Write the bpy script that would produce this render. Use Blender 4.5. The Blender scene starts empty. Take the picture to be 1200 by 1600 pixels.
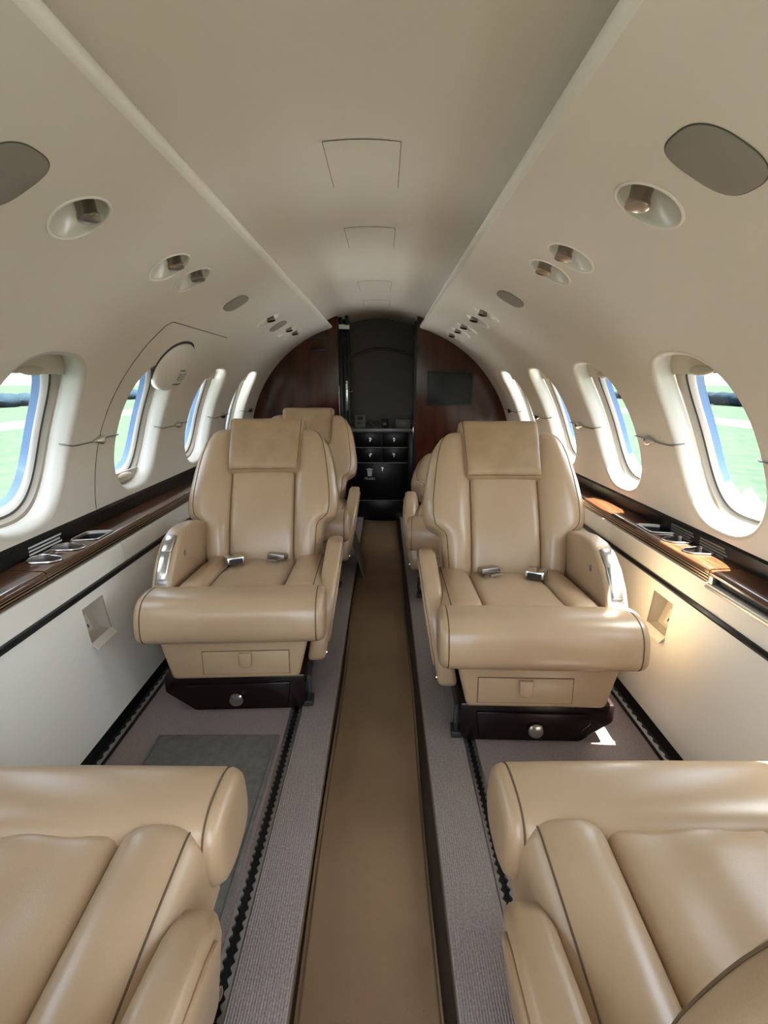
import bpy, bmesh, math, random
from mathutils import Vector, Matrix
random.seed(7)
sc = bpy.context.scene
COL = sc.collection
PI = math.pi
D2R = PI / 180

# ------------------------------------------------------------------ camera
H_EYE = 0.915
cam_d = bpy.data.cameras.new('camera'); cam = bpy.data.objects.new('camera', cam_d); COL.objects.link(cam)
cam_d.sensor_fit = 'VERTICAL'; cam_d.sensor_height = 24; cam_d.lens = 820 / 1600 * 24
cam_d.clip_start = 0.02; cam_d.clip_end = 3000
cam.location = (0, 0, H_EYE)
cam.rotation_euler = (PI / 2 - math.atan(200 / 820), 0, 0)
sc.camera = cam

# ------------------------------------------------------------------ sky, sun, exposure
SUN_ELEV = 70 * D2R
w = bpy.data.worlds.new('world'); sc.world = w; w.use_nodes = True
wn = w.node_tree.nodes; wn.clear()
wo = wn.new('ShaderNodeOutputWorld'); bg = wn.new('ShaderNodeBackground'); sky = wn.new('ShaderNodeTexSky')
sky.sky_type = 'NISHITA'; sky.sun_disc = False; sky.sun_elevation = SUN_ELEV; sky.sun_rotation = 90 * D2R
sky.air_density = 1.0; sky.dust_density = 2.5; sky.ozone_density = 1.0
bg.inputs['Strength'].default_value = 0.38
hs = wn.new('ShaderNodeHueSaturation'); hs.inputs['Saturation'].default_value = .42; w.node_tree.links.new(sky.outputs[0], hs.inputs['Color']); w.node_tree.links.new(hs.outputs[0], bg.inputs[0]); w.node_tree.links.new(bg.outputs[0], wo.inputs[0])
sun_d = bpy.data.lights.new('sun', 'SUN'); sun = bpy.data.objects.new('sun', sun_d); COL.objects.link(sun)
sun_d.energy = 25; sun_d.angle = 0.0095; sun_d.color = (1, .965, .90)
sd = Vector((math.cos(SUN_ELEV), -0.03, math.sin(SUN_ELEV)))
sun.rotation_euler = sd.to_track_quat('Z', 'Y').to_euler()
sc.view_settings.view_transform = 'Standard'; sc.view_settings.look = 'None'
sc.view_settings.exposure = 2.3; sc.view_settings.gamma = 1.0; sc.view_settings.use_curve_mapping = False
sc.cycles.max_bounces = 12; sc.cycles.diffuse_bounces = 8; sc.cycles.glossy_bounces = 4
sc.cycles.transparent_max_bounces = 16; sc.cycles.caustics_reflective = False; sc.cycles.caustics_refractive = False
sc.cycles.sample_clamp_indirect = 6.0; sc.cycles.use_denoising = True

# ------------------------------------------------------------------ materials
MATS = {}
def mat(name, col, rough=.5, metal=0, coat=0, spec=.5, noise=None, bump=None, col2=None, scale=(1, 1, 1), detail=4, mixrange=(.35, .65), coat_rough=.05, sheen=0):
    m = bpy.data.materials.new(name); m.use_nodes = True
    nt = m.node_tree; b = nt.nodes['Principled BSDF']
    b.inputs['Base Color'].default_value = (*col, 1); b.inputs['Roughness'].default_value = rough
    b.inputs['Metallic'].default_value = metal; b.inputs['Coat Weight'].default_value = coat
    b.inputs['Coat Roughness'].default_value = coat_rough
    b.inputs['Specular IOR Level'].default_value = spec
    b.inputs['Sheen Weight'].default_value = sheen
    tc = nt.nodes.new('ShaderNodeTexCoord'); mp = nt.nodes.new('ShaderNodeMapping')
    mp.inputs['Scale'].default_value = scale; nt.links.new(tc.outputs['Object'], mp.inputs['Vector'])
    if noise and col2:
        n = nt.nodes.new('ShaderNodeTexNoise'); n.inputs['Scale'].default_value = noise; n.inputs['Detail'].default_value = detail
        nt.links.new(mp.outputs[0], n.inputs['Vector'])
        r = nt.nodes.new('ShaderNodeValToRGB'); r.color_ramp.elements[0].position = mixrange[0]; r.color_ramp.elements[1].position = mixrange[1]
        r.color_ramp.elements[0].color = (*col, 1); r.color_ramp.elements[1].color = (*col2, 1)
        nt.links.new(n.outputs['Fac'], r.inputs[0]); nt.links.new(r.outputs[0], b.inputs['Base Color'])
    if bump:
        n2 = nt.nodes.new('ShaderNodeTexNoise'); n2.inputs['Scale'].default_value = bump[0]; n2.inputs['Detail'].default_value = 3
        nt.links.new(mp.outputs[0], n2.inputs['Vector'])
        bp = nt.nodes.new('ShaderNodeBump'); bp.inputs['Strength'].default_value = bump[1]; bp.inputs['Distance'].default_value = bump[2] if len(bump) > 2 else .002
        nt.links.new(n2.outputs['Fac'], bp.inputs['Height']); nt.links.new(bp.outputs[0], b.inputs['Normal'])
    MATS[name] = m
    return m
def ribbed(m, axis, scale, strength, dist=.002):
    nt = m.node_tree; b = nt.nodes['Principled BSDF']
    tc = nt.nodes.new('ShaderNodeTexCoord'); wv = nt.nodes.new('ShaderNodeTexWave')
    wv.bands_direction = axis; wv.inputs['Scale'].default_value = scale; wv.inputs['Distortion'].default_value = 1.5; wv.inputs['Detail Scale'].default_value = 6
    nt.links.new(tc.outputs['Object'], wv.inputs['Vector'])
    bp = nt.nodes.new('ShaderNodeBump'); bp.inputs['Strength'].default_value = strength; bp.inputs['Distance'].default_value = dist
    nt.links.new(wv.outputs['Fac'], bp.inputs['Height'])
    old = b.inputs['Normal'].links
    if old: nt.links.new(old[0].from_socket, bp.inputs['Normal'])
    nt.links.new(bp.outputs[0], b.inputs['Normal'])

mat('wall', (.63, .58, .51), .36, noise=1.3, col2=(.655, .605, .54), bump=(220, .06, .001))
mat('ceiling', (.63, .575, .505), .42, noise=1.1, col2=(.65, .595, .525))
mat('rail', (.72, .68, .62), .35)
mat('lower_wall', (.73, .705, .64), .42, noise=2.2, col2=(.69, .665, .595), bump=(300, .05, .001))
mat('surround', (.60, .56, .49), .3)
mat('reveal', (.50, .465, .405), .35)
mat('taupe', (.27, .235, .19), .5)
mat('shade', (.46, .41, .33), .5)
mat('white_frame', (.80, .80, .80), .35)
mat('blue_edge', (.22, .33, .55), .2)
mat('gasket', (.05, .045, .045), .6)
mat('groove', (.09, .075, .06), .8)
mat('leather', (.385, .265, .158), .31, noise=5, col2=(.42, .298, .182), bump=(420, .14, .0012), spec=.6)
mat('headrest_leather', (.32, .21, .115), .5, noise=14, col2=(.38, .265, .15), bump=(300, .2, .0012))
mat('thread', (.10, .06, .03), .8)
mat('pale_fabric', (.46, .37, .26), .8, bump=(600, .3, .001))
mat('wood', (.030, .011, .006), .18, coat=.9, noise=7, col2=(.12, .046, .018), scale=(14, .8, 14), detail=8, mixrange=(.3, .75))
mat('bulkhead_wood', (.030, .007, .004), .13, spec=.28, noise=2.2, col2=(.060, .017, .008), scale=(7, 3, 1.3), detail=6)
mat('dark_lacquer', (.008, .0035, .0035), .26, spec=.3)
mat('black', (.004, .004, .004), .3, spec=.2)
mat('matte_black', (.012, .012, .012), .6)
mat('screen', (.004, .005, .006), .15, spec=.2)
mat('chrome', (.66, .65, .63), .2, metal=1)
mat('brushed', (.42, .39, .36), .32, metal=1)
mat('brushed_bright', (.58, .55, .50), .3, metal=1)
mat('dull_steel', (.30, .29, .28), .42, metal=1)
mat('nozzle_metal', (.46, .43, .39), .2, metal=1)
mat('rib_metal', (.50, .43, .37), .24, metal=1)
mat('carpet', (.145, .103, .090), .95, noise=260, col2=(.22, .165, .145), bump=(700, .6, .002), sheen=.2)
mat('carpet_strip', (.185, .142, .122), .95, noise=240, col2=(.28, .225, .198), bump=(600, .4, .002), sheen=.2)
ribbed(MATS['carpet_strip'], 'X', 70, .9)
mat('runner', (.150, .090, .042), .92, noise=3.0, col2=(.205, .130, .066), bump=(700, .5, .0015), mixrange=(.3, .7))
mat('aisle_dark', (.045, .028, .016), .95, bump=(500, .5, .002))
mat('grey_mat', (.095, .090, .078), .95, noise=60, col2=(.13, .123, .108), bump=(500, .6, .002))
mat('flap_grey', (.12, .105, .095), .7, bump=(300, .2, .001))
mat('grille', (.24, .21, .18), .7, bump=(900, .3, .001))
mat('print_white', (.55, .55, .55), .6)
mat('print_dark', (.07, .065, .06), .7)
mat('galley_back', (.085, .068, .058), .5)
mat('counter', (.16, .155, .145), .3)
mat('paper', (.16, .15, .135), .8)
mat('socket', (.62, .58, .50), .4)
mat('blue_dot', (.05, .08, .22), .5)
mat('grass', (.0145, .0225, .016), .95, noise=1.6, col2=(.020, .026, .0195), detail=8, spec=0)
mat('runway', (.042, .042, .042), .9, spec=0)
mat('foliage', (.007, .012, .017), .95, noise=.6, col2=(.010, .016, .021), spec=0)
mat('wing_white', (.84, .84, .85), .4)
mat('post', (.10, .12, .14), .6)
def glass_mat():
    m = bpy.data.materials.new('glass'); m.use_nodes = True; nt = m.node_tree; nt.nodes.clear()
    o = nt.nodes.new('ShaderNodeOutputMaterial'); t = nt.nodes.new('ShaderNodeBsdfTransparent'); g = nt.nodes.new('ShaderNodeBsdfGlossy'); mx = nt.nodes.new('ShaderNodeMixShader')
    t.inputs[0].default_value = (.90, .97, .97, 1); g.inputs['Roughness'].default_value = .02; mx.inputs[0].default_value = .05
    nt.links.new(t.outputs[0], mx.inputs[1]); nt.links.new(g.outputs[0], mx.inputs[2]); nt.links.new(mx.outputs[0], o.inputs[0])
    MATS['glass'] = m
glass_mat()

# ------------------------------------------------------------------ object helpers
ORG = {}
def thing(name, label, cat, loc=(0, 0, 0), rz=0, group=None, kind=None, world=True):
    o = bpy.data.objects.new(name, None); COL.objects.link(o)
    o.empty_display_size = .05; o.location = loc; o.rotation_euler = (0, 0, rz)
    o['label'] = label
    if cat: o['category'] = cat
    if group: o['group'] = group
    if kind: o['kind'] = kind
    ORG[o.name] = Vector(loc) if world else Vector((0, 0, 0))
    return o
def obj(name, vf, material, parent=None, smooth=True, label=None, cat=None, group=None, kind=None, angle=40):
    V, F = vf
    off = ORG[parent.name] if parent else Vector((0, 0, 0))
    me = bpy.data.meshes.new(name)
    me.from_pydata([tuple(Vector(v) - off) for v in V], [], F)
    me.validate(); me.update()
    if angle < 180:
        bm = bmesh.new(); bm.from_mesh(me); bmesh.ops.recalc_face_normals(bm, faces=bm.faces); bm.to_mesh(me); bm.free()
    if smooth:
        me.polygons.foreach_set('use_smooth', [True] * len(me.polygons))
        try:
            if angle < 180: me.set_sharp_from_angle(angle=angle * D2R)
        except Exception: pass
    me.materials.append(MATS[material])
    o = bpy.data.objects.new(name, me); COL.objects.link(o)
    if parent: o.parent = parent
    ORG[o.name] = off
    if label: o['label'] = label
    if cat: o['category'] = cat
    if group: o['group'] = group
    if kind: o['kind'] = kind
    return o
def flip_in(o):
    pass
def join(*vfs):
    V, F = [], []
    for v, f in vfs:
        n = len(V); V += list(v); F += [tuple(i + n for i in q) for q in f]
    return V, F
def bevel(vf, wd, seg=2, ang=25):
    bm = bmesh.new()
    vs = [bm.verts.new(v) for v in vf[0]]
    for f in vf[1]:
        try: bm.faces.new([vs[i] for i in f])
        except ValueError: pass
    bmesh.ops.recalc_face_normals(bm, faces=bm.faces)
    ed = [e for e in bm.edges if len(e.link_faces) == 2 and e.calc_face_angle(0) > ang * D2R]
    bmesh.ops.bevel(bm, geom=ed, offset=wd, segments=seg, affect='EDGES', profile=.5, clamp_overlap=True)
    bm.verts.index_update()
    out = ([tuple(v.co) for v in bm.verts], [tuple(v.index for v in f.verts) for f in bm.faces]); bm.free()
    return out
def box(x0, x1, y0, y1, z0, z1, bv=0, seg=2):
    V = [(x, y, z) for x in (x0, x1) for y in (y0, y1) for z in (z0, z1)]
    F = [(0, 1, 3, 2), (4, 6, 7, 5), (0, 4, 5, 1), (2, 3, 7, 6), (0, 2, 6, 4), (1, 5, 7, 3)]
    return bevel((V, F), bv, seg) if bv else (V, F)
def prism(poly, axis, a0, a1, bv=0, seg=3, ang=25):
    def mk(p, a): return {'x': (a, p[0], p[1]), 'y': (p[0], a, p[1]), 'z': (p[0], p[1], a)}[axis]
    n = len(poly); V = [mk(p, a0) for p in poly] + [mk(p, a1) for p in poly]
    F = [tuple(range(n))[::-1], tuple(range(n, 2 * n))] + [(i, (i + 1) % n, n + (i + 1) % n, n + i) for i in range(n)]
    return bevel((V, F), bv, seg, ang) if bv else (V, F)
def loft(rings, closed=True, cap=(True, True)):
    V, F = [], []; n = len(rings[0])
    for r in rings: V += [tuple(p) for p in r]
    m = n if closed else n - 1
    for k in range(len(rings) - 1):
        for i in range(m):
            j = (i + 1) % n; F.append((k * n + i, k * n + j, (k + 1) * n + j, (k + 1) * n + i))
    if closed and cap[0]: F.append(tuple(range(n))[::-1])
    if closed and cap[1]: F.append(tuple(range((len(rings) - 1) * n, len(rings) * n)))
    return V, F
def tube(path, r, n=6, closed=False):
    P = [Vector(p) for p in path]; N = len(P); rings = []
    up = None
    for i in range(N):
        a = P[(i - 1) % N] if (closed or i > 0) else P[i]
        b = P[(i + 1) % N] if (closed or i < N - 1) else P[i]
        t = (b - a).normalized() if (b - a).length > 1e-9 else Vector((0, 0, 1))
        if up is None:
            up = Vector((0, 0, 1)) if abs(t.z) < .9 else Vector((1, 0, 0))
        u = (up - t * up.dot(t))
        u = u.normalized() if u.length > 1e-6 else t.orthogonal().normalized()
        up = u; v = t.cross(u)
        rr = r[i] if isinstance(r, (list, tuple)) else r
        rings.append([P[i] + (u * math.cos(2 * PI * k / n) + v * math.sin(2 * PI * k / n)) * rr for k in range(n)])
    if closed:
        V, F = loft(rings, True, (False, False)); L = (N - 1) * n
        F += [(L + i, L + (i + 1) % n, (i + 1) % n, i) for i in range(n)]
        return V, F
    return loft(rings)
def lathe(prof, origin, axis, n=24):
    ax = Vector(axis).normalized(); u = ax.orthogonal().normalized(); v = ax.cross(u); o = Vector(origin)
    rings = [[o + ax * h + (u * math.cos(2 * PI * k / n) + v * math.sin(2 * PI * k / n)) * max(r, 1e-5) for k in range(n)] for r, h in prof]
    return loft(rings)
def ellipsoid(c, r, n=16, m=10):
    rings = []
    for i in range(m + 1):
        th = PI * i / m; q = max(math.sin(th), 1e-4)
        rings.append([(c[0] + r[0] * q * math.cos(2 * PI * k / n), c[1] + r[1] * q * math.sin(2 * PI * k / n), c[2] + r[2] * math.cos(th)) for k in range(n)])
    return loft(rings)
def smoothpath(pts, n=8, closed=False):
    P = [Vector(p) for p in pts]; out = []; N = len(P)
    for i in range(N if closed else N - 1):
        p0 = P[(i - 1) % N] if (closed or i > 0) else P[i]; p1 = P[i]; p2 = P[(i + 1) % N]; p3 = P[(i + 2) % N] if (closed or i < N - 2) else p2
        for k in range(n):
            t = k / n
            out.append(.5 * ((2 * p1) + (p2 - p0) * t + (2 * p0 - 5 * p1 + 4 * p2 - p3) * t * t + (3 * p1 - p0 - 3 * p2 + p3) * t ** 3))
    if not closed: out.append(P[-1])
    return out
def lerp_tab(tab, t):
    if t <= tab[0][0]: return tab[0][1]
    for (a, va), (b, vb) in zip(tab, tab[1:]):
        if t <= b: return va + (vb - va) * (t - a) / (b - a)
    return tab[-1][1]
def q_edge(d, r):
    if isinstance(r, tuple): return r[1] + (1 - r[1]) * q_edge(d, r[0])
    if r <= 0: return 1.0
    k = 1 - min(1.0, max(0.0, d / r)); return math.sqrt(max(0.0, 1 - k * k))
class Pillow:
    """padded panel: P(a,b) plan position, rounded edges, crown; F3 maps (x, y, h) to space"""
    def __init__(s, P, wd, ht, T, rad, crown, thick, F3, na=20, nb=20, extra=None):
        s.__dict__.update(P=P, wd=wd, ht=ht, T=T, rad=rad, crown=crown, thick=thick, F3=F3, na=na, nb=nb, extra=extra)
    def hgt(s, a, b):
        l, r, bo, to = s.rad
        f = q_edge((a + 1) / 2 * s.wd, l) * q_edge((1 - a) / 2 * s.wd, r) * q_edge((b + 1) / 2 * s.ht, bo) * q_edge((1 - b) / 2 * s.ht, to)
        h = s.T * f + s.crown * (1 - a * a) * (1 - b * b)
        if s.extra: h += s.extra(a, b) * f
        return h
    def surf(s, a, b, lift=0):
        x, y = s.P(a, b); return s.F3(x, y, s.hgt(a, b) + lift)
    def mesh(s):
        V, F = [], []
        A = [math.sin(PI / 2 * (2 * i / s.na - 1)) for i in range(s.na + 1)]; B = [math.sin(PI / 2 * (2 * j / s.nb - 1)) for j in range(s.nb + 1)]
        w_ = s.na + 1
        for b in B:
            for a in A: V.append(tuple(s.surf(a, b)))
        for j in range(s.nb):
            for i in range(s.na): F.append((j * w_ + i, j * w_ + i + 1, (j + 1) * w_ + i + 1, (j + 1) * w_ + i))
        per = [(i, 0) for i in range(s.na)] + [(s.na, j) for j in range(s.nb)] + [(i, s.nb) for i in range(s.na, 0, -1)] + [(0, j) for j in range(s.nb, 0, -1)]
        n0 = len(V)
        for i, j in per:
            x, y = s.P(A[i], B[j]); V.append(tuple(s.F3(x, y, -s.thick)))
        m = len(per)
        for k in range(m):
            k2 = (k + 1) % m
            F.append((per[k][1] * w_ + per[k][0], n0 + k, n0 + k2, per[k2][1] * w_ + per[k2][0]))
        F.append(tuple(range(n0, n0 + m)))
        return V, F
def text_mesh(body, size):
    c = bpy.data.curves.new('txt', 'FONT'); c.body = body; c.size = size; c.align_x = 'CENTER'; c.align_y = 'CENTER'; c.resolution_u = 2
    o = bpy.data.objects.new('txt', c); COL.objects.link(o)
    dg = bpy.context.evaluated_depsgraph_get(); me = o.evaluated_get(dg).to_mesh()
    V = [tuple(v.co) for v in me.vertices]; F = [tuple(p.vertices) for p in me.polygons]
    o.evaluated_get(dg).to_mesh_clear(); bpy.data.objects.remove(o); bpy.data.curves.remove(c)
    return V, F
def text3d(body, size, org, ex, ey):
    V, F = text_mesh(body, size); o = Vector(org); ex = Vector(ex); ey = Vector(ey)
    return [o + ex * v[0] + ey * v[1] for v in V], F

# ------------------------------------------------------------------ cabin section
AC, AZ, AR = .06, .475, .825           # side arc: centre offset, centre height, radius
Y0, YB, YE = -.40, 3.60, 4.25          # front end, bulkhead, rear end
PH_LO, PH_HI = -1.5 * D2R, 73.3 * D2R
def shift(z): return -.038 * max(0, min(1.5, z / H_EYE))
def S(s, y, ph, off=0):                # point on the side wall; off > 0 is into the cabin
    r = AR - off; z = AZ + r * math.sin(ph)
    return Vector((s * (AC + r * math.cos(ph)) + shift(z), y, z))
def phz(z): return math.asin((z - AZ) / AR)

def outline(n, a, b, p=2.7):           # superellipse, (dy, ds)
    out = []
    for k in range(n):
        t = 2 * PI * k / n; c, q = math.cos(t), math.sin(t)
        out.append((a * math.copysign(abs(c) ** (2 / p), c), b * math.copysign(abs(q) ** (2 / p), q)))
    return out
def ringpatch(u0, u1, v0, v1, uc, vc, ol, M=5):
    """flat patch in (u,v) between a rectangle and a hole outline; returns V2, F"""
    n = len(ol); outer = []
    for du, dv in ol:
        t = 1e9
        if du > 1e-9: t = min(t, (u1 - uc) / du)
        if du < -1e-9: t = min(t, (u0 - uc) / du)
        if dv > 1e-9: t = min(t, (v1 - vc) / dv)
        if dv < -1e-9: t = min(t, (v0 - vc) / dv)
        outer.append([uc + du * t, vc + dv * t])
    for cu in (u0, u1):
        for cv in (v0, v1):
            k = min(range(n), key=lambda i: (outer[i][0] - cu) ** 2 + (outer[i][1] - cv) ** 2); outer[k] = [cu, cv]
    V, F = [], []
    for m in range(M + 1):
        t = m / M
        for k in range(n): V.append(((uc + ol[k][0]) * (1 - t) + outer[k][0] * t, (vc + ol[k][1]) * (1 - t) + outer[k][1] * t))
    for m in range(M):
        for k in range(n):
            j = (k + 1) % n; F.append((m * n + k, m * n + j, (m + 1) * n + j, (m + 1) * n + k))
    return V, F
def gridpatch(u0, u1, v0, v1, nu, nv):
    V = [(u0 + (u1 - u0) * i / nu, v0 + (v1 - v0) * j / nv) for j in range(nv + 1) for i in range(nu + 1)]
    F = [(j * (nu + 1) + i, j * (nu + 1) + i + 1, (j + 1) * (nu + 1) + i + 1, (j + 1) * (nu + 1) + i) for j in range(nv) for i in range(nu)]
    return V, F

PHW = 21.5 * D2R                       # window centre angle
WA, WB = .172, .232                    # window half sizes (along cabin, along arc)
WIN = {1: [.13, .71, 1.288, 1.86, 2.46, 3.05], -1: [.10, .70, 1.28, 1.89, 2.52, 3.14]}
PHL = 60.2 * D2R                       # reading light row
LIGHT = {1: [.924, 1.28, 1.433, 2.275, 2.49, 2.80, 3.02, 3.28], -1: [.988, 1.374, 1.531, 2.481, 2.94, 3.13]}
LR = .055
BAND_W = (3.0 * D2R, 41.0 * D2R); BAND_L = (54.5 * D2R, 66 * D2R)
def build_wall(s):
    parts = []
    def add(vf):
        v0, v1, v2 = [S(s, *vf[0][i]) for i in vf[1][0][:3]]
        n = (v1 - v0).cross(v2 - v0); fl = n.dot(Vector((-s, 0, -.6))) < 0
        parts.append(([S(s, v[0], v[1]) for v in vf[0]], [f[::-1] if fl else f for f in vf[1]]))
    # plain bands
    for lo, hi, nv in ((PH_LO, BAND_W[0], 1), (BAND_W[1], BAND_L[0], 6), (BAND_L[1], PH_HI, 4)):
        add(gridpatch(Y0, YE, lo, hi, 8, nv))
    # window band
    ws = WIN[s]; mids = [(a + b) / 2 for a, b in zip(ws, ws[1:])]
    ed = [ws[0] - .28] + mids + [ws[-1] + .27]
    add(gridpatch(Y0, ed[0], *BAND_W, 4, 14)); add(gridpatch(ed[-1], YE, *BAND_W, 4, 14))
    ol = [(dy, ds / AR) for dy, ds in outline(72, WA * 1.045, WB * 1.04)]
    for k, yc in enumerate(ws): add(ringpatch(ed[k], ed[k + 1], *BAND_W, yc, PHW, ol, 6))
    # light band
    cur = Y0; pr = LR / AR
    ls = LIGHT[s]
    for k, yc in enumerate(ls):
        h = .068
        lo = yc - h; hi = yc + h
        if k and (yc - ls[k - 1]) < 2 * h: lo = (yc + ls[k - 1]) / 2
        if k + 1 < len(ls) and (ls[k + 1] - yc) < 2 * h: hi = (yc + ls[k + 1]) / 2
        if lo > cur + 1e-6: add(gridpatch(cur, lo, *BAND_L, 2, 6))
        add(ringpatch(lo, hi, *BAND_L, yc, PHL, [(LR * math.cos(2 * PI * i / 88), pr * math.sin(2 * PI * i / 88)) for i in range(88)], 4))
        cur = hi
    add(gridpatch(cur, YE, *BAND_L, 2, 6))
    # rounded lip of the side panel at the ceiling
    wall = join(*parts); parts = []
    e = S(s, 0, PH_HI); tang = (S(s, 0, PH_HI + .01) - e).normalized(); nrm = (S(s, 0, PH_HI, .01) - e).normalized()
    prof = [e + tang * (.016 * math.sin(t * PI)) - nrm * (.013 * (1 - math.cos(t * PI))) for t in [i / 8 for i in range(9)]]
    prof.append(prof[-1] - tang * .045 - nrm * .002); prof.append(Vector((s * .375 - .045, 0, 1.28))); prof.append(Vector((s * .385 - .045, 0, 1.30)))
    V = [];  F = []
    for y in (Y0, YE):
        for p in prof: V.append((p.x, y, p.z))
    m = len(prof)
    F = [(i, i + 1, m + i + 1, m + i) for i in range(m - 1)]
    parts.append((V, F))
    return wall, join(*parts)
SIDE = {1: 'right', -1: 'left'}
WALL = {}
for s in (1, -1):
    wvf, lip = build_wall(s)
    WALL[s] = obj('wall_' + SIDE[s], wvf, 'wall', kind='structure',
                  label='curved cream cabin side wall pierced by oval windows, %s side' % SIDE[s], angle=180)
    nv = []
    for v in wvf[0]:
        sn = (v[2] - AZ) / AR; nv.append((-s * math.sqrt(max(0, 1 - sn * sn)), 0, -sn))
    WALL[s].data.normals_split_custom_set_from_vertices(nv)
    gp = gridpatch(Y0, YE, 42 * D2R, 75 * D2R, 2, 10); obj('leak_blocker', ([S(s, v[0], v[1], -.08) for v in gp[0]], gp[1]), 'shade', WALL[s])  # unseen sheet behind the wall, added to stop light leaking through cracks
    obj('panel_lip', lip, 'rail', WALL[s], angle=70)

# ------------------------------------------------------------------ ceiling
def ceil_z(x): return 1.288 + .107 * (1 - (x / .38) ** 2)
def ceil_strip(x0, x1, y0, y1, off, nx, ny=1):
    return ([(x - .045, y, ceil_z(x) - off) for y in [y0 + (y1 - y0) * j / ny for j in range(ny + 1)] for x in [x0 + (x1 - x0) * i / nx for i in range(nx + 1)]],
            [(j * (nx + 1) + i, j * (nx + 1) + i + 1, (j + 1) * (nx + 1) + i + 1, (j + 1) * (nx + 1) + i) for j in range(ny) for i in range(nx)])
ceiling = obj('ceiling', ceil_strip(-.38, .38, Y0, YE, 0, 32), 'ceiling', kind='structure', label='shallow arched cream ceiling panel running down the middle of the cabin')
def slab_from(front, back):
    V = front[0] + back[0]; n = len(front[0]); return V, front[1] + [tuple(i + n for i in f) for f in back[1]]
for y0, y1 in ((1.205, 1.46), (1.81, 2.06), (2.69, 2.96), (3.28, 3.5)):
    g = obj('access_panel_gap', ceil_strip(-.0805, .0805, y0 - .0015, y1 + .0015, .0006, 8), 'groove', ceiling)
    obj('access_panel', ceil_strip(-.079, .079, y0, y1, .0014, 8), 'ceiling', ceiling)

# ------------------------------------------------------------------ windows
def ring_loft(s, yc, rings, closed_in=False):
    pts = []
    for (a, b, off, p, dphi) in rings:
        pts.append([S(s, yc + dy, PHW + dphi + ds / AR, off) for dy, ds in outline(72, a, b, p)])
    V, F = loft(pts, True, (False, False))
    return V, F
def pane(s, yc, a, b, off, p, dphi):
    rings = [(a * k, b * k, off, p, dphi) for k in (1, .8, .6, .4, .2, .02)]
    return ring_loft(s, yc, rings)
def arc_plate(s, yc, a, b, p, off, s0, s1, th, rows=10, cols=8):
    V, F = [], []
    fr = []
    for o in (off, off - th):
        for i in range(rows + 1):
            ds = s0 + (s1 - s0) * i / rows
            hwid = a * max(0.0, 1 - abs(ds / b) ** p) ** (1 / p)
            for j in range(cols + 1): V.append(S(s, yc - hwid + 2 * hwid * j / cols, PHW + ds / AR, o))
    c1 = cols + 1; base = (rows + 1) * c1
    for o in (0, base):
        for i in range(rows):
            for j in range(cols): F.append((o + i * c1 + j, o + i * c1 + j + 1, o + (i + 1) * c1 + j + 1, o + (i + 1) * c1 + j))
    per = [j for j in range(c1)] + [i * c1 + cols for i in range(1, rows + 1)] + [rows * c1 + j for j in range(cols - 1, -1, -1)] + [i * c1 for i in range(rows - 1, 0, -1)]
    for k in range(len(per)):
        a_, b_ = per[k], per[(k + 1) % len(per)]; F.append((a_, b_, base + b_, base + a_))
    return V, F
wn_ = 0
ORD = ['', '', 'nearest', 'second', 'third', 'fourth']
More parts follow.
